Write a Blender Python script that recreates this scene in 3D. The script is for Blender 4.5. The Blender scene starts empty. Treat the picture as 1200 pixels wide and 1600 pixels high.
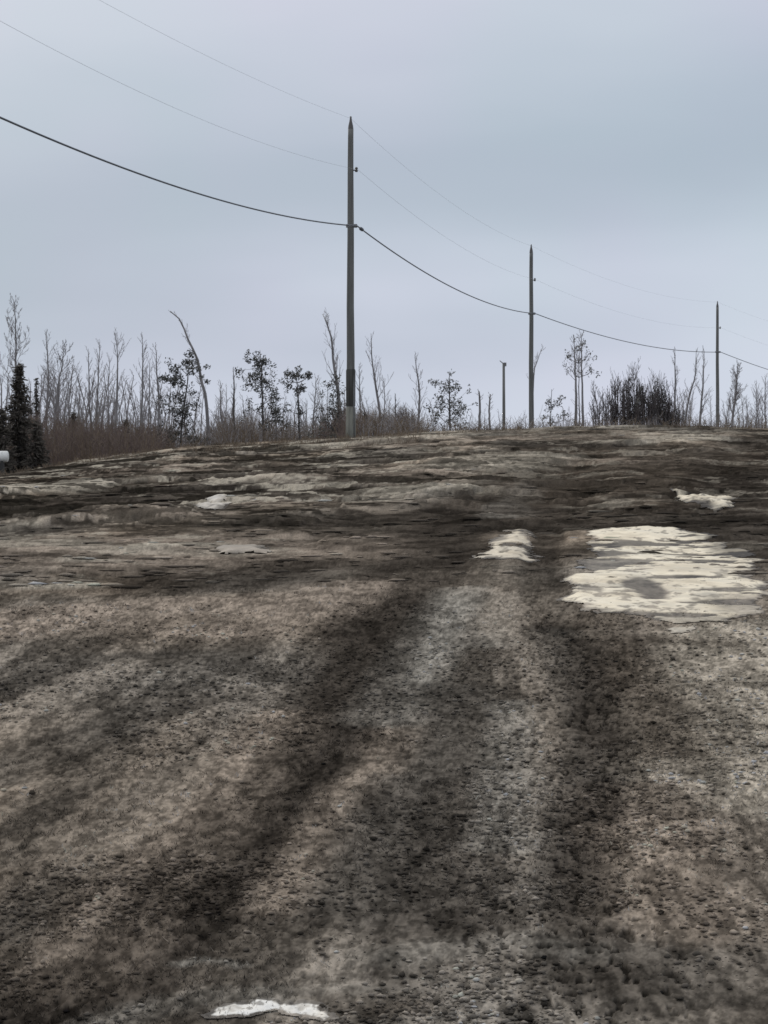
import bpy, math, random
import numpy as np
from mathutils import Vector
R = math.radians
F = 3800.0            # focal length in pixels of the 1200 x 1600 photograph
EYE = 1.6

# ------------------------------------------------------------------ camera, sky, sun, exposure
sc = bpy.context.scene
C = sc.collection
cam_d = bpy.data.cameras.new('camera')
cam = bpy.data.objects.new('camera', cam_d)
C.objects.link(cam)
cam.location = (0, 0, EYE)
cam.rotation_euler = (R(90), 0, 0)
cam_d.sensor_fit = 'VERTICAL'
cam_d.sensor_height = 24.0
cam_d.lens = 24.0 * F / 1600.0
cam_d.clip_start = 0.1
cam_d.clip_end = 6000
sc.camera = cam
sc.render.resolution_x = 768
sc.render.resolution_y = 1024
sc.cycles.pixel_filter_type = 'GAUSSIAN'
sc.cycles.filter_width = 1.8
sc.view_settings.view_transform = 'Standard'
sc.view_settings.look = 'None'
sc.view_settings.exposure = 0
sc.view_settings.gamma = 1
sc.view_settings.use_curve_mapping = False

SUN_EL, SUN_AZ = 30.0, -28.0        # azimuth from +Y (the view direction), negative = to the left
w = bpy.data.worlds.new("World")
sc.world = w
w.use_nodes = True
nt = w.node_tree
nt.nodes.clear()
N, L = nt.nodes, nt.links
out = N.new('ShaderNodeOutputWorld')
tc = N.new('ShaderNodeTexCoord')
sky = N.new('ShaderNodeTexSky')
sky.sky_type = 'NISHITA'
sky.sun_disc = False
sky.sun_elevation = R(SUN_EL)
sky.sun_rotation = R(SUN_AZ)
sky.dust_density = 4.0
bgs = N.new('ShaderNodeBackground'); bgs.inputs[1].default_value = 0.07
L.new(sky.outputs[0], bgs.inputs[0])
sep = N.new('ShaderNodeSeparateXYZ'); L.new(tc.outputs['Generated'], sep.inputs[0])
mp = N.new('ShaderNodeMapping'); mp.inputs['Scale'].default_value = (4.2, 4.2, 15.0)
mp.inputs['Rotation'].default_value = (0, R(5), 0)
mp.inputs['Location'].default_value = (1.7, 0.4, 2.2)
L.new(tc.outputs['Generated'], mp.inputs[0])
nz = N.new('ShaderNodeTexNoise'); nz.inputs['Scale'].default_value = 1.0
nz.inputs['Detail'].default_value = 3.0; nz.inputs['Roughness'].default_value = 0.45
L.new(mp.outputs[0], nz.inputs[0])
# cloud layers: bands by elevation, pushed up and down by the noise
def math_node(op, a, b, c=None):
    m = N.new('ShaderNodeMath'); m.operation = op
    for i, v in enumerate((a, b, c)):
        if v is None: continue
        if isinstance(v, (int, float)): m.inputs[i].default_value = v
        else: L.new(v, m.inputs[i])
    return m.outputs[0]
nn = math_node('SUBTRACT', nz.outputs[0], 0.5)
el = math_node('MULTIPLY_ADD', nn, 0.11, sep.outputs[2])
el = math_node('MULTIPLY_ADD', sep.outputs[0], -0.14, el)
rp = N.new('ShaderNodeValToRGB')
L.new(el, rp.inputs[0])
cr = rp.color_ramp
cr.interpolation = 'B_SPLINE'
stops = [(0.0, (.66, .72, .82)), (0.045, (.645, .705, .81)), (0.08, (.54, .61, .715)), (0.118, (.41, .485, .58)),
         (0.15, (.455, .52, .625)), (0.20, (.58, .625, .73)), (0.32, (.70, .73, .82)), (0.6, (.84, .87, .92)), (1.0, (1.02, 1.03, 1.06))]
cr.elements[0].position = 0; cr.elements[0].color = (*stops[0][1], 1)
cr.elements[1].position = 1; cr.elements[1].color = (*stops[-1][1], 1)
for p, c in stops[1:-1]:
    e = cr.elements.new(p); e.color = (*c, 1)
nz2 = N.new('ShaderNodeTexNoise'); nz2.inputs['Scale'].default_value = 9.0; nz2.inputs['Detail'].default_value = 2.0
L.new(tc.outputs['Generated'], nz2.inputs[0])
tint = N.new('ShaderNodeMix'); tint.data_type = 'RGBA'; tint.blend_type = 'MULTIPLY'
tint.inputs[0].default_value = 1.0
tr = N.new('ShaderNodeValToRGB'); L.new(nz2.outputs[0], tr.inputs[0])
tr.color_ramp.elements[0].position = 0.3; tr.color_ramp.elements[0].color = (1.03, .985, 1.02, 1)
tr.color_ramp.elements[1].position = 0.7; tr.color_ramp.elements[1].color = (.97, 1.005, .99, 1)
L.new(rp.outputs[0], tint.inputs[6]); L.new(tr.outputs[0], tint.inputs[7])
bgc = N.new('ShaderNodeBackground'); bgc.inputs[1].default_value = 1.0
L.new(tint.outputs[2], bgc.inputs[0])
mx = N.new('ShaderNodeMixShader'); mx.inputs[0].default_value = 0.94     # nearly closed cloud cover
L.new(bgs.outputs[0], mx.inputs[1]); L.new(bgc.outputs[0], mx.inputs[2])
L.new(mx.outputs[0], out.inputs[0])

sd = bpy.data.lights.new('sun', 'SUN')
sd.energy = 2.0
sd.angle = R(12)
sd.color = (1.0, .95, .88)
so = bpy.data.objects.new('sun', sd); C.objects.link(so)
dirv = Vector((math.sin(R(SUN_AZ)) * math.cos(R(SUN_EL)), math.cos(R(SUN_AZ)) * math.cos(R(SUN_EL)), math.sin(R(SUN_EL))))
so.rotation_euler = dirv.to_track_quat('Z', 'Y').to_euler()
so.location = (0, 0, 30)

# ------------------------------------------------------------------ noise and terrain
def hash2(i, j, s):
    n = (i.astype(np.int64) * 374761393 + j.astype(np.int64) * 668265263 + s * 1442695041) & 0x7fffffff
    n = ((n ^ (n >> 13)) * 1274126177) & 0x7fffffff
    n = (n ^ (n >> 16)) & 0x7fffffff
    return (n % 100003) / 100003.0
def vnoise(x, y, s):
    i = np.floor(x); j = np.floor(y); u = x - i; v = y - j
    u = u*u*u*(u*(u*6-15)+10); v = v*v*v*(v*(v*6-15)+10)
    a = hash2(i, j, s); b = hash2(i+1, j, s); c = hash2(i, j+1, s); d = hash2(i+1, j+1, s)
    return (a*(1-u)+b*u)*(1-v) + (c*(1-u)+d*u)*v
def fbm(x, y, s, o=4, g=0.5):
    t = 0; a = 1; n = 0
    ca, sa = math.cos(.6), math.sin(.6)
    for k in range(o):
        t = t + a*vnoise(x, y, s+k*17); n += a; a *= g
        x, y = (x*ca - y*sa)*2.03 + 3.1, (x*sa + y*ca)*2.03 + 1.7
    return t/n
def smooth(a, b, x):
    t = np.clip((x-a)/(b-a), 0, 1); return t*t*(3-2*t)

_ys = np.array([-5,0,10,20,30,40,50,58,64,70,76,84,95,112,152,200,260,400,3000.])
_sl = np.array([.053,.053,.0562,.0585,.060,.0605,.0595,.056,.049,.0385,.024,.010,.007,.010,.020,.012,0,0,0])
_yy = np.arange(-5, 3000, .25); _S = np.interp(_yy, _ys, _sl)
_Z = np.concatenate([[0], np.cumsum((_S[1:]+_S[:-1])/2*.25)]); _Z -= np.interp(0, _yy, _Z)
_cx = np.array([-60,-30,-20,-15,-11.4,-9.5,-7.6,-5.7,-3.8,-1.9,0,1.9,4,12,30,60])
_cz = np.array([-3.6,-3.4,-2.9,-2.25,-1.62,-1.18,-.76,-.56,-.44,-.33,-.2,-.08,0,0,-.2,-1])
def base(x, y):
    x = np.asarray(x, float); y = np.asarray(y, float)
    s = np.clip(y/66, 0, 1)**1.25
    return np.interp(y, _yy, _Z) + np.interp(x, _cx, _cz)*s
def world(px, row, d):                     # a point of the place that the photo shows at (px, row), d metres ahead
    return np.array([(px-600)/F*d, d, EYE+(800-row)*d/F])
_march = np.concatenate([np.arange(4, 30, .04), np.arange(30, 90, .1)])
def hit(px, row):                          # where that line of sight meets the ground
    x = (px-600)/F*_march; r = 800-(base(x, _march)-EYE)*F/_march
    k = np.argmax(r <= row) if (r <= row).any() else int(r.argmin())
    return float(x[k]), float(_march[k])

# strokes of the ground: (photo points, half width m, soft edge, height change m, colour key, strength)
def dist_poly(x, y, pts):
    best = np.full(x.shape, 1e9)
    if len(pts) == 1:
        return np.hypot(x-pts[0][0], y-pts[0][1])
    for (ax, ay), (bx, by) in zip(pts[:-1], pts[1:]):
        dx, dy = bx-ax, by-ay; l2 = dx*dx+dy*dy+1e-9
        t = np.clip(((x-ax)*dx+(y-ay)*dy)/l2, 0, 1)
        best = np.minimum(best, np.hypot(x-ax-t*dx, y-ay-t*dy))
    return best
DK = (.034, .0290, .0240); DB = (.052, .043, .034); GD = (.062, .056, .048); MID = (.152, .131, .107)
TAU = (.205, .172, .140); GRY = (.200, .188, .164); TAN = (.195, .163, .131); PALE = (.34, .310, .255); SMO = (.245, .218, .178)
STROKES = [
 # main wheel track, wet and dark, running up the middle left
 ([(60,1640),(160,1520),(255,1440),(330,1370),(420,1270),(480,1200)], .24, .20, -.012, DK, .92),
 ([(480,1200),(540,1100),(600,990),(640,930)], .27, .24, -.015, DK, .93),
 ([(600,990),(650,900),(700,840),(745,795)], .38, .34, -.02, DK, .94),
 ([(420,1420),(500,1310),(560,1220)], .08, .10, .02, TAN, .8),
 ([(745,795),(790,760),(840,725)], .50, .5, -.03, DK, .85),
 ([(840,725),(870,700),(890,684)], .9, .6, -.03, DK, .75),
 ([(855,825),(860,790),(885,745),(915,700)], .45, .5, -.03, DK, .80),
 ([(780,810),(815,775),(850,745)], .22, .2, .02, GRY, .55),
 ([(960,800),(950,740),(950,700)], 1.0, 1.2, -.02, DB, .75),
 ([(1060,750),(1100,715)], 1.6, 1.5, -.02, DB, .55),
 # brown raised shoulder left of it
 ([(110,1540),(230,1400),(330,1290),(400,1200),(450,1120)], .13, .14, .02, TAN, .95),
 ([(560,1260),(610,1170),(640,1100)], .10, .12, .02, TAN, .9),
 # pale grey strip between the tracks
 ([(600,1130),(650,1040),(690,960),(720,920)], .15, .16, .015, GRY, .9),
 ([(760,1010),(770,960),(780,930)], .10, .22, .0, GRY, .4),
 # second track: narrow grey column then churned holes
 ([(850,820),(855,860),(850,920),(870,980)], .14, .12, -.05, DK, .78),
 ([(870,980),(900,1060),(930,1160),(930,1260),(900,1400)], .12, .18, -.03, GD, .80),
 ([(700,1080),(720,1160),(680,1300),(660,1440)], .20, .22, -.01, GD, .8),
 ([(820,1440),(900,1500),(1000,1560)], .22, .22, -.01, DK, .45),
 # right: smooth pale verge and tan shoulder
 ([(1200,985),(1170,1030),(1180,1120),(1230,1240)], .48, .30, .02, SMO, 1.0),
 ([(1100,990),(1140,1010)], .15, .2, .0, SMO, .7),
 ([(1000,1240),(1040,1330),(1080,1440)], .16, .22, .02, TAN, .8),
 ([(960,1000),(1020,1100),(1060,1200)], .18, .25, .0, DB, .45),
 ([(1100,1520),(1200,1540)], .25, .2, .0, GD, .5),
 # left: taupe flats, darker churned ground
 ([(-40,985),(120,960),(270,950)], .60, .5, .01, TAU, .95),
 ([(330,985),(430,960),(560,915)], .35, .5, .01, TAU, .75),
 ([(-20,1080),(140,1030),(300,1020),(430,1060)], .14, .2, -.02, GD, .75),
 ([(-20,1220),(120,1150),(230,1110)], .14, .2, -.02, GD, .75),
 ([(300,905),(420,870),(560,850),(620,830)], .9, 1.0, -.05, DK, .82),
 ([(-30,872),(120,868),(280,858)], 1.5, 1.4, .02, TAU, .80),
 ([(-20,800),(120,790),(260,765),(420,775)], 1.2, 1.8, -.05, DK, .85),
 ([(-20,740),(160,738),(320,722)], 1.4, 2.0, -.03, DK, .80),
 ([(-20,775),(60,768),(130,758)], .5, .5, .08, PALE, .8),
 ([(200,735),(300,730)], .7, .6, .07, TAU, .8),
 ([(80,820),(170,808),(250,812)], .35, .35, .08, TAU, .7),
 ([(480,700),(560,695),(640,690)], 1.2, .7, .07, PALE, .75),
 ([(620,766),(705,768)], .4, .5, .06, PALE, .6),
 ([(460,752),(560,750),(640,742)], .6, .7, .06, TAU, .7),
 ([(660,695),(760,688),(850,684)], 1.8, 1.5, .03, TAU, .7),
 ([(880,700),(940,735),(1000,770)], 1.0, 1.4, -.03, DB, .75),
 ([(840,790),(920,800),(1000,808),(1090,815)], .7, .7, -.03, DK, .60),
 ([(1000,692),(1060,690)], 1.0, .7, .05, PALE, .6),
 ([(960,715),(1060,720)], 1.2, 1.0, .03, TAU, .45),
 ([(1230,680),(1200,730),(1190,770),(1205,860)], .9, .6, -.05, DK, .92),
 ([(1130,700),(1170,730)], 1.2, 1.5, -.05, DB, .6),
 ([(740,730),(790,720),(820,712)], 1.0, .6, .05, PALE, .5),
 ([(560,820),(640,800),(690,800)], .7, .7, -.04, DK, .6),
 ([(1062,672),(1130,675),(1210,676)], .9, .8, .05, DK, .85),
 ([(860,672),(950,672),(1050,674)], .7, .7, .05, GRY, .5),
 ([(905,815),(980,818),(1080,822)], .35, .3, -.02, DK, .8),
 ([(940,1230),(935,1320),(960,1420)], .10, .14, -.02, DK, .6),
 ([(930,1090),(940,1160)], .05, .1, -.02, DK, .6),
 ([(700,900),(830,930),(900,960)], .3, .5, .0, MID, .5),
 ([(-20,752),(100,735),(200,721),(300,712),(420,702),(520,694)], .8, .5, -.02, DK, .8),
 ([(340,745),(470,728),(600,722)], 1.3, 2.0, -.04, DK, .72),
 ([(0,795),(150,785),(300,785)], 1.2, 1.2, -.04, DK, .7),
 ([(100,870),(200,872)], .20, .3, .0, DB, .5),
 ([(360,750),(450,752)], .5, .4, .05, PALE, .6),
 ([(200,712+25),(290,735)], .6, .5, .04, TAU, .6),
 ([(360,780),(440,785)], .3, .3, .04, TAU, .7),
 ([(60,915),(130,912)], .16, .2, .03, PALE, .6),
 ([(200,860),(290,852)], .16, .2, .03, PALE, .7),
 ([(110,880),(150,878)], .12, .16, .03, PALE, .6),
 ([(-20,1350),(110,1230),(220,1140)], .10, .14, .0, GD, .6),
 ([(-20,1460),(120,1330),(260,1200),(380,1090)], .07, .12, .0, GD, .45),
 ([(560,1420),(600,1300),(640,1220)], .12, .16, .0, GD, .75),
 ([(640,1560),(650,1460),(700,1330),(720,1230)], .10, .16, .0, DK, .40),
 ([(780,1330),(800,1200),(800,1100)], .07, .12, .0, GRY, .5),
 ([(930,960),(960,1010),(1010,1100),(1040,1180)], .10, .18, -.01, DB, .7),
 # the main track again, over the shoulders beside it
 ([(60,1640),(150,1540),(240,1455),(330,1360),(430,1255),(490,1190)], .17, .13, .0, DK, .68),
 ([(490,1190),(560,1090),(620,980),(665,900)], .18, .15, .0, DK, .70),
 ([(900,1000),(925,1090),(925,1200),(915,1330),(930,1450),(960,1540)], .08, .14, .0, DK, .60),
 ([(980,1290),(1050,1370),(1080,1460)], .10, .14, .0, TAN, .7),
 ([(1030,1000),(1120,1010)], .10, .2, .0, DB, .5),
 # foreground
 ([(620,1500),(800,1470),(900,1490)], .07, .14, .01, GRY, .35),
 ([(290,1505),(330,1500),(385,1508)], .015, .05, .005, GRY, .6),
 ([(180,1590),(340,1560),(560,1560)], .06, .12, .01, GRY, .35),
 ([(540,1570),(620,1580)], .08, .12, -.01, DB, .6),
]
_STR = [([hit(*p) for p in pts], hw, se, dh, np.array(c), k) for pts, hw, se, dh, c, k in STROKES]

_tp = [hit(*p) for p in [(60,1640),(160,1520),(255,1440),(330,1370),(420,1270),(480,1200),(540,1100),(600,990),(650,900),(700,840),(745,795),(860,730)]]
_ty = np.array([p[1] for p in _tp]); _tx = np.array([p[0] for p in _tp])
def ground_fields(x, y, colour=True):
    """height above the smooth slope and (optionally) colour"""
    x = np.asarray(x, float); y = np.asarray(y, float)
    near = 1-smooth(12, 30, y)
    far = smooth(14, 33, y)*(1-smooth(85, 110, y))
    flat_ = 1-smooth(.7, 1.5, np.hypot((x-2.30)/.85, (y-20.5)/4.8))       # the level stretch that holds the largest snow patch
    rel = far*(1-.97*flat_)
    u = x - np.interp(y, _ty, _tx)                                        # offset from the sweep of the wheel tracks
    wx = x + .20*(fbm(x*2.1, y*1.2, 5, 3)-.5)*(1+.8*far) + near*.03*(fbm(x*14, y*4, 6, 2)-.5)
    wy = y + .9*(fbm(x*1.3+9, y*.9, 7, 3)-.5)*(1+.8*far) + near*.4*(fbm(x*11, y*3, 8, 2)-.5)
    sx = x + (.09+.5*far)*(fbm(x*3+2, y*.9, 201, 4, .6)-.5); sy = y + (.2+1.2*far)*(fbm(x*2+5, y*1.0, 203, 4, .6)-.5)
    h = np.zeros(x.shape)
    h += rel*(.11*(fbm(x*.40, y*.33, 11, 3)-.5))
    # churned clods: clipped plates, flat on top and cut at the side
    c1 = fbm(wx*.62, wy*.85, 23, 4, .55)
    clod = smooth(.50, .545, c1)
    c2 = fbm(wx*1.5, wy*2.2, 41, 4, .55)
    clod2 = smooth(.52, .57, c2)
    patch = smooth(.35, .62, fbm(x*.5, y*.2, 51, 2))
    h += rel*(.022+.035*patch)*clod + rel*.015*clod2 + rel*.012*(fbm(x*4, y*5, 43, 4, .6)-.5)
    # near: compacted soil scored along the wheel tracks, with small pits and crumbs
    sc1 = fbm(u*7, y*.55, 61, 4, .6)
    h += near*.010*(sc1-.5)
    n1 = fbm(wx*12, wy*5, 63, 4, .6)
    h += near*.009*(n1-.5)
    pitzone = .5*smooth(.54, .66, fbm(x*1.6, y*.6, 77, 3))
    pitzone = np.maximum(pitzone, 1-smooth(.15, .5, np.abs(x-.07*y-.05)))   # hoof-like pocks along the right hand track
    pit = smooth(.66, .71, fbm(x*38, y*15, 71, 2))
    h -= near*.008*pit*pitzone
    lump = fbm(x*52, y*22, 81, 3, .65)
    h += near*.0045*(lump-.5)
    col = None
    if colour:
        m1 = fbm(wx*1.1, wy*.45, 91, 4)[..., None]
        st = (near*fbm(u*5+3, y*.30, 95, 4, .55)+(1-near)*fbm(wx*.7, wy*1.0, 96, 4, .55))[..., None]
        m2 = (near*fbm(wx*9.0, wy*2.6, 101, 4, .62)+(1-near)*fbm(wx*1.1, wy*2.2, 102, 4, .6))[..., None]
        m3 = (near*fbm(x*36+2, y*12, 111, 4, .75)+(1-near)*fbm(sx*2.6+2, sy*4.0, 112, 4, .7))[..., None]
        m4 = fbm(u*.8+4, y*.3, 131, 2)[..., None]
        col = np.array(MID)*np.ones((*x.shape, 1))
        a = smooth(.41, .59, .15*m1+.55*st+.30*m2)
        col = col*(.48+.92*a)
        col = col*(1+(m4-.5)*np.array([.14, .0, -.14]))
        # mid distance: plate tops dried pale, crevice shade painted into the gaps, random wet
        pt = smooth(.46, .60, fbm(wx*.6+3, wy*.38, 141, 3))[..., None]
        tex = smooth(.35, .65, fbm(wx*1.2, wy*2.4, 151, 4, .6))[..., None]
        wet = smooth(.40, .60, fbm(wx*.35+8, wy*.16, 161, 3))[..., None]
        fc = col*(.72-.34*wet+.36*clod[..., None]+.22*clod2[..., None]*tex)
        fc = fc + (clod[..., None]*pt*(.35+.65*tex))*(np.array(PALE)-fc)*.62
        col = col*(1-far[..., None]) + fc*far[..., None]
    for pts, hw, se, dh, c, k in _STR:
        xs = [p[0] for p in pts]; ys = [p[1] for p in pts]
        mg = hw+se+1.2
        sel = (x > min(xs)-mg) & (x < max(xs)+mg) & (y > min(ys)-mg*1.6) & (y < max(ys)+mg*1.6)
        if not sel.any(): continue
        d = dist_poly(sx[sel], sy[sel], pts)
        m = (1-smooth(hw-se*.35, hw+se, d))
        h[sel] += dh*m*(.35+.65*far[sel])
        if colour:
            mm = (m*k)[:, None]
            var = (.68+.64*smooth(.32, .68, m2[sel]))
            col[sel] = col[sel]*(1-mm) + c*var*mm
    if colour:
        # broken slivers: some nearly black, dried crusts pale
        sl = fbm(sx*.80+4, sy*1.0, 171, 5, .6)[..., None]; lft = (1-smooth(-3.5, .5, x-.01*y))[..., None]; f_ = (far*(1-flat_)*(1-(1-smooth(.7, 1.3, np.abs(u)))*(1-smooth(30, 46, y)))*(1-.55*smooth(-2.5, 3.5, x-.02*y)))[..., None]
        zone = smooth(.40, .58, fbm(x*.22+1, y*.10, 181, 2))[..., None]
        col = col+(np.array((.013, .0115, .009))-col)*.82*f_*(1-smooth(.385, .415, sl-.03*zone+.015-.045*lft))
        pk = (.72+.12*lft)*f_*smooth(.60, .635, sl+.035*zone-.02)
        col = col+(np.array(PALE)*.78-col)*pk
        col = col*(.62+.76*smooth(.34, .66, m3))
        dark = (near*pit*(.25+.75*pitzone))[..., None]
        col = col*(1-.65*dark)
        col = np.clip(col, .007, .6)
    return h, col
def ground(x, y):
    return base(x, y) + ground_fields(x, y, False)[0]

# ------------------------------------------------------------------ materials
def mat(name, col, rough=.9, noise=None, spec=.3, attr=None, bump=None):
    m = bpy.data.materials.new(name); m.use_nodes = True
    n = m.node_tree.nodes; l = m.node_tree.links
    b = n['Principled BSDF']
    b.inputs['Base Color'].default_value = (*col, 1); b.inputs['Roughness'].default_value = rough
    b.inputs['Specular IOR Level'].default_value = spec
    t = n.new('ShaderNodeTexCoord')
    src = None
    if attr:
        a = n.new('ShaderNodeAttribute'); a.attribute_name = attr; src = a.outputs['Color']
    if noise:
        scale, amt, stretch = noise
        mpn = n.new('ShaderNodeMapping'); mpn.inputs['Scale'].default_value = stretch
        l.new(t.outputs['Object'], mpn.inputs[0])
        z = n.new('ShaderNodeTexNoise'); z.inputs['Scale'].default_value = scale; z.inputs['Detail'].default_value = 6
        l.new(mpn.outputs[0], z.inputs[0])
        r = n.new('ShaderNodeValToRGB'); l.new(z.outputs[0], r.inputs[0])
        r.color_ramp.elements[0].position = .3; r.color_ramp.elements[0].color = (1-amt, 1-amt, 1-amt, 1)
        r.color_ramp.elements[1].position = .7; r.color_ramp.elements[1].color = (1+amt, 1+amt, 1+amt, 1)
        mm = n.new('ShaderNodeMix'); mm.data_type = 'RGBA'; mm.blend_type = 'MULTIPLY'; mm.inputs[0].default_value = 1
        if src: l.new(src, mm.inputs[6])
        else: mm.inputs[6].default_value = (*col, 1)
        l.new(r.outputs[0], mm.inputs[7]); src = mm.outputs[2]
        if bump:
            bp = n.new('ShaderNodeBump'); bp.inputs['Strength'].default_value = bump[0]; bp.inputs['Distance'].default_value = bump[1]
            l.new(z.outputs[0], bp.inputs['Height']); l.new(bp.outputs[0], b.inputs['Normal'])
    if src: l.new(src, b.inputs['Base Color'])
    return m
M = {}
M['soil'] = mat('soil', MID, 1.0, (55, .28, (1, .4, 1)), 0.0, 'tone', (.5, .006))
M['far_ground'] = mat('far_ground', (.10, .085, .065), .95, (.4, .4, (1, 1, 1)), .2)
M['stone'] = mat('stone', MID, .95, (60, .2, (1, 1, 1)), 0.0, 'tone')
M['dead_grass'] = mat('dead_grass', MID, 1.0, None, 0.0, 'tone')
M['snow'] = mat('snow', (.70, .655, .55), .8, (7, .10, (1, .6, 1)), .2, 'tone', (.2, .005))
M['bark_grey'] = mat('bark_grey', (.200, .193, .195), .9, (9, .3, (1, 1, .3)))  # tree barks and twigs lightened to stand in for distance haze
M['bark_dark'] = mat('bark_dark', (.090, .084, .080), .9, (9, .3, (1, 1, .3)))
M['twig_grey'] = mat('twig_grey', (.235, .222, .225), .9)
M['twig_dark'] = mat('twig_dark', (.088, .078, .078), .9)
M['twig_red'] = mat('twig_red', (.125, .094, .082), .9)
M['needle'] = mat('needle', (.058, .058, .052), .85, (1.3, .5, (1, 1, 1)))  # distance haze greyed into the needle colour
M['spruce_needle'] = mat('spruce_needle', (.050, .044, .036), .85, (1.3, .4, (1, 1, 1)))
M['leaf_dry'] = mat('leaf_dry', (.100, .100, .092), .85, (1.3, .5, (1, 1, 1)))
M['wood'] = mat('wood', (.135, .138, .132), .85, (14, .3, (1, 1, .06)), .2)
M['wood_lichen'] = mat('wood_lichen', (.205, .208, .182), .9, (16, .3, (1, 1, .15)), .2)
M['dark_wood'] = mat('dark_wood', (.065, .066, .062), .85, (14, .3, (1, 1, .06)), .1)
M['steel'] = mat('steel', (.13, .135, .14), .5, (30, .15, (1, 1, 1)), .5)
M['porcelain'] = mat('porcelain', (.07, .065, .062), .35, (30, .1, (1, 1, 1)), .5)
M['cable'] = mat('cable', (.075, .085, .10), .6, (3, .2, (1, 1, 1)), .4)
M['bare_wire'] = mat('bare_wire', (.38, .40, .44), .5, (3, .15, (1, 1, 1)), .4)
M['white_paint'] = mat('white_paint', (.66, .67, .65), .6, (9, .18, (1, 1, 1)), .5)
M['black_steel'] = mat('black_steel', (.03, .03, .03), .6, (8, .2, (1, 1, 1)), .4)
M['straw'] = mat('straw', (.15, .115, .080), .9, (2, .3, (1, 1, 1)))

# ------------------------------------------------------------------ mesh helpers
class MB:
    def __init__(s): s.v = []; s.f = []; s.mi = []
    def tube(s, pts, rad, n=4, m=0, cap=True):
        pts = [Vector(p) for p in pts]; b0 = len(s.v)
        for i, p in enumerate(pts):
            d = (pts[min(i+1, len(pts)-1)]-pts[max(i-1, 0)])
            d = d.normalized() if d.length > 1e-9 else Vector((0, 0, 1))
            u = d.orthogonal().normalized() if i == 0 else (u0-d*u0.dot(d)).normalized()
            u0 = u; v = d.cross(u)
            for k in range(n):
                a = 2*math.pi*k/n
                s.v.append(tuple(p+(u*math.cos(a)+v*math.sin(a))*rad[i]))
        for i in range(len(pts)-1):
            for k in range(n):
                k2 = (k+1) % n
                s.f.append((b0+i*n+k, b0+i*n+k2, b0+(i+1)*n+k2, b0+(i+1)*n+k)); s.mi.append(m)
        if cap and n > 2:
            s.f.append(tuple(b0+k for k in range(n))[::-1]); s.mi.append(m)
            s.f.append(tuple(b0+(len(pts)-1)*n+k for k in range(n))); s.mi.append(m)
    def quad(s, c, u, v, m=0):
        b = len(s.v); c = Vector(c)
        s.v += [tuple(c-u-v), tuple(c+u-v*.6), tuple(c+u*.7+v), tuple(c-u*.6+v*.8)]
        s.f.append((b, b+1, b+2, b+3)); s.mi.append(m)
    def lathe(s, prof, c, axis='z', n=16, m=0):
        b = len(s.v); c = Vector(c)
        for r, h in prof:
            for k in range(n):
                a = 2*math.pi*k/n
                q = (r*math.cos(a), r*math.sin(a), h) if axis == 'z' else (h, r*math.cos(a), r*math.sin(a))
                s.v.append(tuple(c+Vector(q)))
        for i in range(len(prof)-1):
            for k in range(n):
                k2 = (k+1) % n
                s.f.append((b+i*n+k, b+i*n+k2, b+(i+1)*n+k2, b+(i+1)*n+k)); s.mi.append(m)
    def box(s, c, sx, sy, sz, m=0):
        b = len(s.v)
        for dx in (-1, 1):
            for dy in (-1, 1):
                for dz in (-1, 1): s.v.append((c[0]+dx*sx/2, c[1]+dy*sy/2, c[2]+dz*sz/2))
        for q in ((0,1,3,2),(4,6,7,5),(0,4,5,1),(2,3,7,6),(0,2,6,4),(1,5,7,3)):
            s.f.append(tuple(b+i for i in q)); s.mi.append(m)
    def build(s, name, mats, parent=None, smooth_=False):
        me = bpy.data.meshes.new(name); me.from_pydata(s.v, [], s.f)
        mats = mats if isinstance(mats, (list, tuple)) else [mats]
        for m in mats: me.materials.append(m)
        if len(mats) > 1: me.polygons.foreach_set('material_index', s.mi)
        if smooth_: me.polygons.foreach_set('use_smooth', [True]*len(me.polygons))
        o = bpy.data.objects.new(name, me); C.objects.link(o)
        if parent: o.parent = parent
        return o
def tag(o, label=None, cat=None, group=None, kind=None):
    if label: o['label'] = label
    if cat: o['category'] = cat
    if group: o['group'] = group
    if kind: o['kind'] = kind
    return o
def empty(name, loc, label, cat, group=None):
    o = bpy.data.objects.new(name, None); C.objects.link(o); o.location = loc; o.empty_display_size = .3
    return tag(o, label, cat, group)
def grid_object(name, X, Y, Z, col, material, keep=None):
    ny, nx = X.shape
    co = np.stack([X, Y, Z], -1).reshape(-1, 3).astype(np.float32)
    idx = np.arange(ny*nx).reshape(ny, nx)
    q = np.stack([idx[:-1, :-1], idx[:-1, 1:], idx[1:, 1:], idx[1:, :-1]], -1).reshape(-1, 4)
    if keep is not None:
        q = q[keep.reshape(-1)]
        used = np.unique(q); mapv = np.full(ny*nx, -1); mapv[used] = np.arange(len(used))
        q = mapv[q]; co = co[used]
        if col is not None: col = col.reshape(-1, 3)[used]
    me = bpy.data.meshes.new(name)
    me.vertices.add(len(co)); me.vertices.foreach_set('co', co.reshape(-1))
    me.loops.add(q.size); me.loops.foreach_set('vertex_index', q.reshape(-1).astype(np.int32))
    me.polygons.add(len(q)); me.polygons.foreach_set('loop_start', np.arange(0, q.size, 4, dtype=np.int32))
    me.polygons.foreach_set('use_smooth', np.ones(len(q), bool))
    me.update(calc_edges=True)
    if col is not None:
        a = me.attributes.new('tone', 'FLOAT_COLOR', 'POINT')
        a.data.foreach_set('color', np.concatenate([col.reshape(-1, 3), np.ones((len(co), 1))], 1).astype(np.float32).reshape(-1))
    me.materials.append(material)
    o = bpy.data.objects.new(name, me); C.objects.link(o)
    return o

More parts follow.
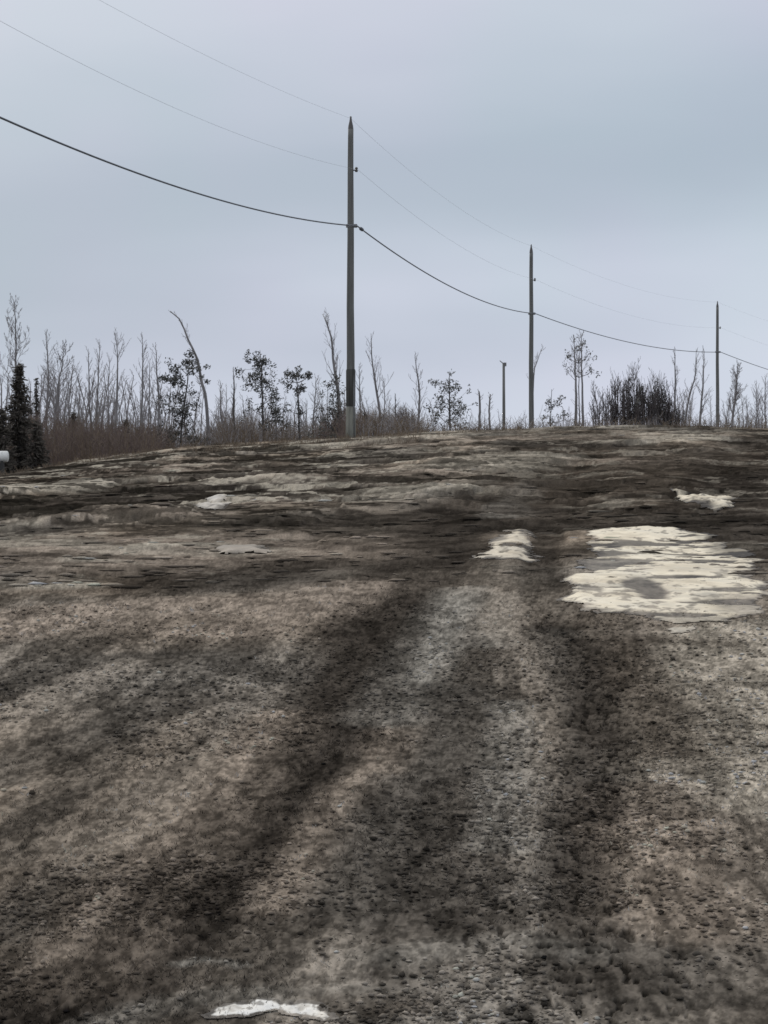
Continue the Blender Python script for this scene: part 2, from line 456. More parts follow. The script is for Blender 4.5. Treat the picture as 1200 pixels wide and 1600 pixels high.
# ------------------------------------------------------------------ ground
rows = np.arange(1720, 890, -2.2)
y_near = 6080/(rows-585)
y_far = np.arange(y_near[-1]+.13, 92, .14)
y_back = np.concatenate([[92.5], 92.5+np.cumsum(np.geomspace(.8, 260, 32))])
yv = np.concatenate([[-3, 0, 2, 3.5, 4.4, 4.9], y_near[y_near > 4.95], y_far, y_back])
tin = np.arange(-.172, .172, 2.0/F)
tmid = np.arange(.1725, .36, 3.4/F)
tout = .362+np.cumsum(np.geomspace(.003, .9, 36))
tv = np.concatenate([-tout[::-1], -tmid[::-1], tin, tmid, tout])
T, Y = np.meshgrid(tv, yv)
X = T*(Y+np.where(np.abs(T) > .36, 4*smooth(.36, 1.2, np.abs(T)), 0))
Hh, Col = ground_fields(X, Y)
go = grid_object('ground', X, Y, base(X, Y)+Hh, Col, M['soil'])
tag(go, kind='structure')

# ------------------------------------------------------------------ old snow left on the ground
def snow_patch(outline, label, thick, step, seed, edge=.2, strip=.5, holes=(), tone=(.68, .615, .48), fade=()):
    pts = np.array([hit(*p) for p in outline])
    x0, y0 = pts.min(0)-edge*2; x1, y1 = pts.max(0)+edge*3
    xs = np.arange(x0, x1, step); ys = np.arange(y0, y1, step*1.6)
    Xg, Yg = np.meshgrid(xs, ys)
    q = .2/edge
    wob = edge*3.6*(fbm(Xg*1.6*q+seed, Yg*1.2*q, seed, 5, .62)-.5)
    ins = np.zeros(Xg.shape, bool); n = len(pts)
    for i in range(n):
        ax, ay = pts[i]; bx, by = pts[(i+1) % n]
        c = ((ay > Yg) != (by > Yg)) & (Xg < (bx-ax)*(Yg-ay)/(by-ay+1e-12)+ax)
        ins ^= c
    d = dist_poly(Xg, Yg, [tuple(p) for p in pts]+[tuple(pts[0])])
    sdist = np.where(ins, d, -d)+wob
    m = smooth(-.02, edge, sdist)
    # long thaw streaks across the patch and bare islands in it
    s1 = fbm(Xg*.9*q**.5+seed, Yg*1.5*q**.5+.35*Xg, seed+3, 4, .55)
    streak = smooth(.555, .58, s1)*strip
    for hx, hr, rx, ry, k in holes:
        cx_, cy_ = hit(hx, hr)
        e = np.hypot((Xg-cx_+.5*wob)/rx, (Yg-cy_+2*wob)/ry)
        streak = np.maximum(streak, k*(1-smooth(.6, 1.2, e)))
    h0, gc = ground_fields(Xg, Yg)
    t = .0035 + thick*m*(1-.8*np.clip(streak, 0, 1))*.8
    zg = base(Xg, Yg) + h0
    zs = zg + t
    mm = m[:-1, :-1]
    keep = mm > .03
    n1 = fbm(Xg*2.2*q, Yg*1.6*q, seed+20, 4, .6)[..., None]; n2 = fbm(Xg*9*q, Yg*5*q, seed+30, 3, .6)[..., None]
    col = np.array(tone)*(.86+.22*n1+.14*(n2-.5))*(1+(n1-.5)*np.array([.08, 0, -.14]))
    dirt = np.clip((1-smooth(.0, edge*.7, sdist))*1.0 + .95*np.clip(streak, 0, 1) + .30*smooth(.52, .7, n1[..., 0]), 0, 1)
    speck = smooth(.60, .66, fbm(Xg*7*q, Yg*2.6*q, seed+40, 4, .65))
    dirt = np.maximum(dirt, .75*speck)
    dirt = np.maximum(dirt, .22*smooth(.50, .62, fbm(Xg*1.3*q+3, Yg*1.1*q, seed+50, 4, .6)))
    for hx, hr, rx, ry, k in fade:
        cx_, cy_ = hit(hx, hr)
        dirt = np.maximum(dirt, k*(1-smooth(.5, 1.2, np.hypot((Xg-cx_)/rx, (Yg-cy_)/ry)+.4*(n1[..., 0]-.5))))
    dirt = dirt[..., None]
    col = col*(1-dirt) + gc*(1-.45*streak[..., None])*dirt
    o = grid_object('snow_patch', Xg, Yg, zs, col, M['snow'], keep)
    return tag(o, label, 'snow patch', 'remnants of old snow on the dirt')
snow_patch([(886,935),(895,905),(925,870),(915,828),(1030,824),(1110,836),(1165,862),(1192,925),(1180,960),(1110,972),(1060,976),(960,962)],
           'largest cream patch of old snow with dark streaks in the right wheel track', .012, .018, 3, .13, .95,
           [(1008,922,.15,1.0,1.35), (960,852,.34,.35,.95), (935,868,.30,.35,.95), (920,885,.10,.5,.8), (1150,888,.22,.14,.6), (925,922,.10,.3,.8), (1130,900,.06,.3,.6), (1020,962,.42,.22,.8)],
           fade=[(1165,860,.35,1.8,.75), (1190,950,.45,1.2,.7), (1100,975,.6,.5,.6), (1080,890,.5,.5,.25)])
snow_patch([(1048,766),(1085,769),(1145,774),(1142,792),(1112,802),(1098,792),(1062,782)],
           'small bright snow scrap just uphill of the largest cream patch', .045, .035, 44, .10, .3, [(1078,790,.35,1.1,1.)])
snow_patch([(738,868),(765,850),(800,828),(830,826),(830,878),(780,878)],
           'ragged cream snow scrap beside the narrow dark rut, left of the largest patch', .012, .020, 8, .13, 1.0,
           [(775,845,.15,.5,.8)], (.56, .50, .39))
snow_patch([(322,1590),(360,1579),(400,1566),(450,1570),(510,1574),(506,1596),(430,1588),(385,1594)],
           'thin bright white strip of snow at the bottom edge of the photograph', .002, .004, 12, .022, .2, tone=(.80, .79, .74))
snow_patch([(306,797),(325,783),(354,774),(350,786),(322,801)],
           'small slanting white snow scrap on the dark slope below the left trees', .03, .04, 15, .13, .2, tone=(.50, .47, .42))
snow_patch([(330,855),(420,850),(415,862),(345,863)],
           'flat pale slab of icy snow with a dark lower edge on the left slope', .04, .03, 18, .10, .4, tone=(.33, .29, .24))
snow_patch([(1046,984),(1082,983),(1080,990),(1050,991)],
           'tiny pale snow fleck just downhill of the largest cream patch', .008, .012, 21, .04, .0, tone=(.45, .41, .33))

# ------------------------------------------------------------------ loose stones and clods (uncountable)
rng = np.random.default_rng(4)
def scatter(name, n, rowr, size, seed, label, pale, flat=0.2):
    rg = np.random.default_rng(seed)
    rr = rg.uniform(rowr[0], rowr[1], n); yy = 6080/(rr-585)
    xx = rg.uniform(-.30, .30, n)*yy
    cl = fbm(xx*1.3, yy*.9, seed, 3)+rg.normal(0, .07, n); k = cl > .43
    xx, yy = xx[k], yy[k]; n = len(xx)
    h, col = ground_fields(xx, yy)
    zz = base(xx, yy)+h
    s = size[0]*(size[1]/size[0])**(rg.random(n)**2.2)*(yy/12)**.35
    oc = np.array([[1,0,0],[.5,.87,0],[-.5,.87,0],[-1,0,0],[-.5,-.87,0],[.5,-.87,0],[.45,.2,.62],[-.35,.35,.7],[-.1,-.5,.58],[0,0,-.7]], float)
    tri = [(0,1,6),(1,7,6),(1,2,7),(2,3,7),(3,8,7),(3,4,8),(4,5,8),(5,0,6),(5,6,8),(6,7,8),(1,0,9),(2,1,9),(3,2,9),(4,3,9),(5,4,9),(0,5,9)]
    V = oc[None]*(1+rg.uniform(-.28, .28, (n, 10, 3)))
    a = rg.uniform(0, 6.28, n) if flat < .5 else rg.normal(0, .35, n); ca, sa = np.cos(a)[:, None], np.sin(a)[:, None]
    V = V*np.stack([rg.uniform(1, 1+flat, n), rg.uniform(.6, 1, n), rg.uniform(.5, 1.05, n)/(1+flat*.8)], -1)[:, None, :]
    V = np.stack([V[..., 0]*ca-V[..., 1]*sa, V[..., 0]*sa+V[..., 1]*ca, V[..., 2]], -1)*s[:, None, None]
    V += np.stack([xx, yy, zz+s*(.3 if flat < .5 else .12)], -1)[:, None, :]
    Fc = (np.array(tri)[None]+(np.arange(n)*10)[:, None, None]).reshape(-1, 3)
    me = bpy.data.meshes.new(name)
    me.vertices.add(n*10); me.vertices.foreach_set('co', V.reshape(-1).astype(np.float32))
    me.loops.add(Fc.size); me.loops.foreach_set('vertex_index', Fc.reshape(-1).astype(np.int32))
    me.polygons.add(len(Fc)); me.polygons.foreach_set('loop_start', np.arange(0, Fc.size, 3, dtype=np.int32))
    me.update(calc_edges=True)
    g = np.where(rg.random(n) < pale, rg.uniform(1.2, 2.1, n), rg.uniform(.55 if flat < .5 else .95, 1.25, n))
    c = np.repeat((col*g[:, None])[:, None, :], 10, 1).reshape(-1, 3)
    c = np.clip(c, .012, .36)
    at = me.attributes.new('tone', 'FLOAT_COLOR', 'POINT')
    at.data.foreach_set('color', np.concatenate([c, np.ones((len(c), 1))], 1).astype(np.float32).reshape(-1))
    me.materials.append(M['stone'])
    o = bpy.data.objects.new(name, me); C.objects.link(o)
    tag(o, label, 'gravel', kind='stuff')
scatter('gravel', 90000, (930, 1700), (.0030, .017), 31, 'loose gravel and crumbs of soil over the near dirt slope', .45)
scatter('clods', 3600, (672, 900), (.015, .060), 33, 'broken clods of earth strewn over the upper slope', .7, 1.6)
def stubble(n, rowr, seed):
    rg = np.random.default_rng(seed)
    rr = rg.uniform(rowr[0], rowr[1], n); yy = 6080/(rr-585); xx = rg.uniform(-.30, .30, n)*yy
    g = fbm(xx*1.5+5, yy*.8, seed, 3); k = (g+rg.normal(0, .06, n)) > .46
    xx, yy = xx[k], yy[k]; n = len(xx)
    h, col = ground_fields(xx, yy); zz = base(xx, yy)+h
    B = 5
    xx = np.repeat(xx, B)+rg.normal(0, .008, n*B); yy = np.repeat(yy, B)+rg.normal(0, .02, n*B); zz = np.repeat(zz, B)-.002
    sc_ = np.repeat((yy.reshape(n, B)[:, 0]/9)**.55, B)
    hh = rg.uniform(.004, .018, n*B)*sc_; ww = rg.uniform(.0012, .0030, n*B)*sc_
    lean = rg.normal(0, .7, (n*B, 2))*hh[:, None]
    a = rg.uniform(0, 3.14, n*B); dx, dy = np.cos(a)*ww, np.sin(a)*ww
    p0 = np.stack([xx-dx, yy-dy, zz], -1); p1 = np.stack([xx+dx, yy+dy, zz], -1)
    p2 = np.stack([xx+lean[:, 0], yy+lean[:, 1], zz+hh], -1)
    V = np.stack([p0, p1, p2], 1); nT = n*B
    me = bpy.data.meshes.new('dead_grass')
    me.vertices.add(nT*3); me.vertices.foreach_set('co', V.reshape(-1).astype(np.float32))
    me.loops.add(nT*3); me.loops.foreach_set('vertex_index', np.arange(nT*3, dtype=np.int32))
    me.polygons.add(nT); me.polygons.foreach_set('loop_start', np.arange(0, nT*3, 3, dtype=np.int32))
    me.update(calc_edges=True)
    f = np.where(rg.random(n) < .35, rg.uniform(1.3, 2.3, n), rg.uniform(.6, 1.3, n))
    c = np.repeat(col*f[:, None], B*3, 0); c = np.clip(c, .01, .30)
    at = me.attributes.new('tone', 'FLOAT_COLOR', 'POINT')
    at.data.foreach_set('color', np.concatenate([c, np.ones((len(c), 1))], 1).astype(np.float32).reshape(-1))
    me.materials.append(M['dead_grass'])
    o = bpy.data.objects.new('dead_grass', me); C.objects.link(o)
    tag(o, 'short flattened dead grass and stubble over the near slope', 'grass', kind='stuff')
stubble(26000, (900, 1700), 35)

# dry grass along the brow and left verge
def tufts():
    rg = random.Random(9); m = MB()
    cs = []
    for _ in range(900):
        y = rg.uniform(56, 80); x = rg.uniform(-15, 1)+rg.gauss(0, .5)
        cs.append((x, y))
    for _ in range(300):
        y = rg.uniform(66, 82); x = rg.uniform(0, 14); cs.append((x, y))
    xs = np.array([c[0] for c in cs]); ys = np.array([c[1] for c in cs]); zs = ground(xs, ys)
    for x, y, z in zip(xs, ys, zs):
        hgt = rg.uniform(.05, .22)
        for _ in range(7):
            a = rg.uniform(0, 6.28); l = rg.uniform(.3, 1)*hgt
            p = Vector((x+rg.gauss(0, .06), y+rg.gauss(0, .06), z-.02))
            q = p+Vector((math.cos(a)*l*.6, math.sin(a)*l*.6, l))
            m.tube([p, (p+q)/2+Vector((0, 0, l*.15)), q], [.006, .005, .002], 3, 0, False)
    o = m.build('dry_grass', M['straw'])
    tag(o, 'thin dry grass along the brow of the slope below the trees', 'grass', kind='stuff')
tufts()

# ------------------------------------------------------------------ poles and wires
def pole(name, x, y, hgt, rb, rt, label, cat, tel, mid, group, conduit=False):
    z0 = float(base(x, y))-.05
    t = empty(name, (x, y, z0), label, cat, group)
    rg = random.Random(int(y)); m = MB()
    zs = [0, .5, 1.3, 2.5, 4, 6, 8, hgt-.35, hgt-.12]
    pts = [(rg.gauss(0, .006), rg.gauss(0, .006), z) for z in zs]
    rad = [rb+(rt-rb)*z/hgt for z in zs]
    m.tube(pts, rad, 14)
    m.build('shaft', M['wood'], t, True)
    c = MB(); c.lathe([(rt*1.03, hgt-.13), (rt*.9, hgt-.02), (rt*.5, hgt+.12), (.028, hgt+.2), (.03, hgt+.25), (.0, hgt+.27)], (0, 0, 0), n=12)
    c.build('pole_top_insulator', M['porcelain'], t, True)
    for zz, nm, r in ((mid-z0, 'insulator', .05), (tel-z0, 'cable_clamp', .045)):
        b = MB()
        rs = rb+(rt-rb)*zz/hgt
        b.tube([(rs*.8, 0, zz-.02), (rs+.07, 0, zz-.02)], [.018, .018], 6)
        if nm == 'insulator':
            b.lathe([(0, -.07), (r*.7, -.07), (r, -.03), (r*.55, 0), (r, .03), (r*.6, .07), (0, .08)], (rs+.08, 0, zz), n=10)
        else:
            b.tube([(-rs-.015, 0, zz-.05), (-rs-.015, 0, zz+.05)], [.03, .03], 6)
            b.box((rs+.05, 0, zz), .09, .10, .10)
            b.lathe([(rs*1.02, -.045), (rs*1.12, -.04), (rs*1.12, .04), (rs*1.02, .045)], (0, 0, zz), n=14)
        b.build(nm, M['steel'] if nm == 'cable_clamp' else M['porcelain'], t)
    if conduit:
        g = MB(); g.tube([(.09, -.09, .02), (.09, -.085, 1.2), (.075, -.08, 2.05)], [.03, .03, .028], 8)
        g.build('conduit', M['steel'], t, True)
        s = MB(); s.lathe([(rb*1.02, .0), (rb*1.13, .02), (rb*1.09, .55), (rb*1.04, .95), (rb*.99, 1.0)], (0, 0, 0), n=14)
        s.build('lichen_base', M['wood_lichen'], t, True)
        k = MB(); k.lathe([(rb*.98, 1.02), (rb*1.05, 1.03), (rb*1.07, 2.08), (rb*.95, 2.12)], (0, 0, 0), n=14)
        k.build('guard_band', M['dark_wood'], t, True)
    return t
def zr(row, d): return EYE+(800-row)*d/F
P0 = (-8.74, 32.0); P1 = (-.985, 72.0); P2 = (6.78, 112.0); P3 = (20.84, 152.0); P4 = (38.5, 188.0)
G = 'utility poles along the track'
zt = {0: EYE+9.7, 1: zr(185, 72), 2: zr(384, 112), 3: zr(472, 152), 4: EYE+12.9}
zm = {0: EYE+8.5, 1: zr(265, 72), 2: zr(437, 112), 3: zr(512, 152), 4: EYE+11.0}
zl = {0: EYE+6.9, 1: zr(353, 72), 2: zr(490, 112), 3: zr(550, 152), 4: EYE+9.2}
PP = [P0, P1, P2, P3, P4]
labs = ['weathered wooden pole beyond the left edge carrying the same wires',
        'tallest wooden utility pole with a pale green foot, on the brow of the slope',
        'middle wooden utility pole rising from behind the brow, right of the tallest one',
        'smallest wired utility pole near the right edge of the photograph',
        'wooden utility pole beyond the right edge carrying the same wires']
for i, (x, y) in enumerate(PP):
    top = zt[i]-float(base(x, y))-.2
    pole('utility_pole', x, y, top+.05, .125 if i != 1 else .132, .080, labs[i], 'utility pole', zl[i], zm[i], G, i == 1)
def wire(name, zs, sags, r, material, label, off, splices=()):
    m = MB(); pts = []
    for i in range(4):
        A = Vector((PP[i][0]+off, PP[i][1], zs[i])); B = Vector((PP[i+1][0]+off, PP[i+1][1], zs[i+1]))
        for k in range(0 if i == 0 else 1, 41):
            t = k/40
            p = A.lerp(B, t); p.z -= 4*sags[i]*t*(1-t); pts.append(p)
    m.tube(pts, [r]*len(pts), 6)
    o = m.build(name, material, None, True)
    tag(o, label, 'wire', 'wires strung between the poles')
    for i, t in splices:
        A = Vector((PP[i][0]+off, PP[i][1], zs[i])); B = Vector((PP[i+1][0]+off, PP[i+1][1], zs[i+1]))
        def q(t):
            p = A.lerp(B, t); p.z -= 4*sags[i]*t*(1-t); return p
        s = MB(); s.tube([q(t-.002), q(t), q(t+.006), q(t+.009)], [.02, .055, .05, .02], 8)
        s.build('splice', M['cable'], o)
    return o
wire('power_line', zt, [.38, .5, .6, .5], .0027, M['bare_wire'], 'thin uppermost wire running over the tops of the poles', 0.0)
wire('neutral_wire', zm, [.6, .5, .6, .5], .0030, M['bare_wire'], 'thin faint middle wire between the top wire and the thick cable', .21)
wire('telephone_cable', zl, [.65, .55, .5, .5], .020, M['cable'], 'thick dark lowest cable sagging between the poles', .19, ((1, .013),))

# ------------------------------------------------------------------ trees
def rot_dir(d, ang, az):
    d = d.normalized(); u = d.orthogonal().normalized(); v = d.cross(u)
    return (d*math.cos(ang)+(u*math.cos(az)+v*math.sin(az))*math.sin(ang)).normalized()
def limb(m, p, d, length, r, rg, depth, up=.25, mi=0):
    n = 4; pts = [p.copy()]; rad = [r]; q = p.copy(); dd = d.copy()
    for k in range(n):
        dd = (dd+Vector((rg.gauss(0, .10), rg.gauss(0, .10), rg.gauss(0, .06)+up*.28))).normalized()
        q = q+dd*(length/n); pts.append(q.copy()); rad.append(max(r*(1-.8*(k+1)/n), .0060))
    m.tube(pts, rad, 4 if r > .012 else 3, mi, False)
    if depth > 0:
        for k in range(1, n+1):
            for _ in range(2 if depth > 1 else rg.choice((1, 2))):
                a = rot_dir((pts[k]-pts[k-1]), rg.uniform(.35, .75), rg.uniform(0, 6.28))
                limb(m, pts[k], a, length*rg.uniform(.28, .5)*(1-.12*k), max(rad[k]*.6, .0065), rg, depth-1, up, mi)
    return pts
def along(path, t):
    L_ = [0]
    for a, b in zip(path[:-1], path[1:]): L_.append(L_[-1]+(b-a).length)
    s = t*L_[-1]
    for i in range(len(path)-1):
        if s <= L_[i+1]:
            u = (s-L_[i])/max(L_[i+1]-L_[i], 1e-6); return path[i].lerp(path[i+1], u), (path[i+1]-path[i]).normalized()
    return path[-1], (path[-1]-path[-2]).normalized()
def bare_parts(root, path, r0, rg, f0=.4, nb=12, blen=.26, spread=(.35, .75), depth=1, mats=('bark_grey', 'twig_grey'), up=.3, rt=.009):
    H = sum((b-a).length for a, b in zip(path[:-1], path[1:]))
    m = MB(); n = 14; pp = []
    for i in range(n+1):
        p, _ = along(path, i/n); pp.append(p+Vector((rg.gauss(0, .008), rg.gauss(0, .008), 0))*(0 if i == 0 else 1))
    m.tube(pp, [r0*(1-i/n)**.8+rt*(i/n) for i in range(n+1)], 7)
    m.build('trunk', M[mats[0]], root, True)
    c = MB()
    for i in range(nb):
        t = f0+(1-f0)*((i+rg.random()*.8)/nb)
        p, d = along(path, min(t, .985))
        l = H*blen*(1.15-t)*rg.uniform(.6, 1.25)+.12
        a = rot_dir(d, rg.uniform(*spread), rg.uniform(0, 6.28))
        limb(c, p, a, l, max(r0*(1-t)*.5, .010), rg, depth, up)
    return c
def px_path(pts, d, rg, depthj=.15):
    """trunk line from photo points (top first) at distance d, carried down to the ground"""
    w = [Vector(world(px, row, d)) for px, row in pts][::-1]
    x = w[0].x; zb = float(base(x, d))-.1
    first = Vector((x, d, zb))
    if w[0].z > zb+.2: w = [first]+w
    else: w[0].z = zb
    for i in range(1, len(w)): w[i].y += rg.gauss(0, depthj)
    o = w[0].copy()
    return o, [p-o for p in w]
GB = 'bare trees behind the brow'
def bare_tree(pts, d, label, seed, **k):
    rg = random.Random(seed); o, path = px_path(pts, d, rg)
    r0 = k.pop('r0', .07)*1.2
    name = k.pop('name', 'bare_tree'); mats = k.get('mats', ('bark_grey', 'twig_grey'))
    root = empty(name, o, label, k.pop('cat', 'tree'), k.pop('group', GB))
    k['nb'] = int(k.get('nb', 12)*1.5); k['blen'] = k.get('blen', .2)*1.15
    c = bare_parts(root, path, r0, rg, **k)
    c.build('crown', M[mats[1]], root)
    return root
def clump(m, c, rx, rz, n, rg, s=.05, mi=0):
    for _ in range(n):
        while True:
            q = Vector((rg.uniform(-1, 1), rg.uniform(-1, 1), rg.uniform(-1, 1)))
            if q.length < 1: break
        p = Vector(c)+Vector((q.x*rx, q.y*rx, q.z*rz))
        u = Vector((rg.gauss(0, 1), rg.gauss(0, 1), rg.gauss(0, 1))).normalized(); v = u.orthogonal().normalized()
        ss = s*rg.uniform(.5, 1.4)
        m.quad(p, u*ss, v*ss*.45, mi)
def scruffy_tree(pts, clumps, d, label, seed, leaf='needle', r0=.06, nb=10, s=.06, dens=1.0, name='scrubby_pine'):
    rg = random.Random(seed); o, path = px_path(pts, d, rg)
    root = empty(name, o, label, 'tree', 'scrubby evergreens behind the brow')
    c = bare_parts(root, path, r0, rg, f0=.3, nb=nb, blen=.16, spread=(.6, 1.1), depth=0, mats=('bark_dark', 'twig_dark'), up=.2)
    tw = len(c.f)
    for px, row, rx, rz, n in clumps:
        w_ = Vector(world(px, row, d))-o; w_.y += rg.gauss(0, .25)
        a, _ = along(path, rg.uniform(.3, .95))
        # nearest trunk point a little below carries the branch
        best = min((along(path, q/20)[0] for q in range(4, 20)), key=lambda p: (p-(w_-Vector((0, 0, .3)))).length)
        c.tube([best, best.lerp(w_, .6)+Vector((0, 0, -.05)), w_], [.022, .014, .007], 4, 0, False)
        RX, RZ = rx*d/F, rz*d/F
        k = max(4, int(rx*rz/11))
        for _ in range(k):
            cc = w_+Vector((rg.gauss(0, 1)*RX*1.1, rg.gauss(0, 1)*RX*.7, rg.gauss(0, 1)*RZ*.85))
            c.tube([w_.lerp(best, .15), cc], [.008, .004], 3, 0, False)
            clump(c, cc, RX*rg.uniform(.3, .8)+.06, RZ*rg.uniform(.3, .8)+.06, int(n*dens/k*2.6)+6, rg, s*.85, 1)
    c.build('crown', [M['twig_dark'], M[leaf]], root)
    return root
def spruce(px, top, bot, halfw, d, label, seed, dens=1.0, name='spruce_tree', ragged=.25):
    rg = random.Random(seed); t_ = Vector(world(px, top, d)); zb = float(base(t_.x, d))-.1
    root = empty(name, (t_.x, d, zb), label, 'tree', 'dark conifers at the left')
    H = t_.z-zb; m = MB()
    m.tube([(0, 0, 0), (0, 0, H*.5), (0, 0, H)], [.07*H/5+.02, .05*H/5+.01, .008], 7); m.build('trunk', M['bark_dark'], root, True)
    c = MB(); W = halfw*d/F
    n = int(26*H*dens)
    for i in range(n):
        f = 1-(i/n)*.96
        z = H*f; prof = W*min(1, (1-f)*1.75+.16)*(1-.30*math.sin(f*19+seed)**2)*rg.uniform(1-ragged, 1+ragged)
        a = rg.uniform(0, 6.28); dx, dy = math.cos(a), math.sin(a)
        e = Vector((dx*prof, dy*prof, z-prof*.22)); mid = Vector((dx*prof*.5, dy*prof*.5, z+prof*.02))
        c.tube([(0, 0, z), mid, e], [.012, .009, .004], 3, 0, False)
        for k in range(int(16*prof/.4)+6):
            u = rg.uniform(.12, 1.03); p = Vector((0, 0, z)).lerp(e, u)+Vector((rg.gauss(0, .05), rg.gauss(0, .05), rg.gauss(-.03, .05)))
            q = Vector((dx+rg.gauss(0, .6), dy+rg.gauss(0, .6), rg.gauss(-.2, .4))).normalized()
            c.quad(p, q*rg.uniform(.05, .12), q.orthogonal().normalized()*rg.uniform(.018, .035), 1)
    c.build('crown', [M['twig_dark'], M['spruce_needle']], root)
    return root
def shrub(px, top, d, halfw, label, seed, n=26, mats='twig_dark', r=.016, vert=.8, leaf=None, name='shrub', base_row=None, depth=1, cat='shrub'):
    rg = random.Random(seed); t_ = Vector(world(px, top, d)); zb = float(base(t_.x, d))-.05
    H = t_.z-zb; W = halfw*d/F; st = MB(); c = MB()
    for i in range(n):
        x = rg.uniform(-1, 1); a = rg.uniform(0, 6.28)
        b = Vector((x*W*.55, math.sin(a)*W*.4, 0))
        h = H*rg.uniform(.55, 1.0)*(1-.25*abs(x))
        e = Vector((x*W, math.sin(a)*W*.7, h))
        mid = b.lerp(e, .5)+Vector((rg.gauss(0, .06), rg.gauss(0, .06), 0))
        st.tube([b, mid, e], [r, r*.75, r*.35], 4, 0, False)
        for _ in range(5):
            u = rg.uniform(.4, .98); p = mid.lerp(e, max(0, u*2-1)) if u > .5 else b.lerp(mid, u*2)
            limb(c, p, rot_dir((e-b), rg.uniform(.2, .6), rg.uniform(0, 6.28)), h*rg.uniform(.12, .26), r*.45, rg, depth if rg.random() < .5 else 0, .4)
        if leaf:
            clump(c, b.lerp(e, rg.uniform(.3, 1)), W*.25, h*.12, leaf, rg, .055, 1)
    off = len(st.v)
    st.v += c.v; st.f += [tuple(q+off for q in f) for f in c.f]; st.mi += c.mi
    root = st.build(name, [M[mats], M['needle']])
    root.location = (t_.x, d, zb)
    tag(root, label, cat, 'leafless shrubs behind the brow')
    return root

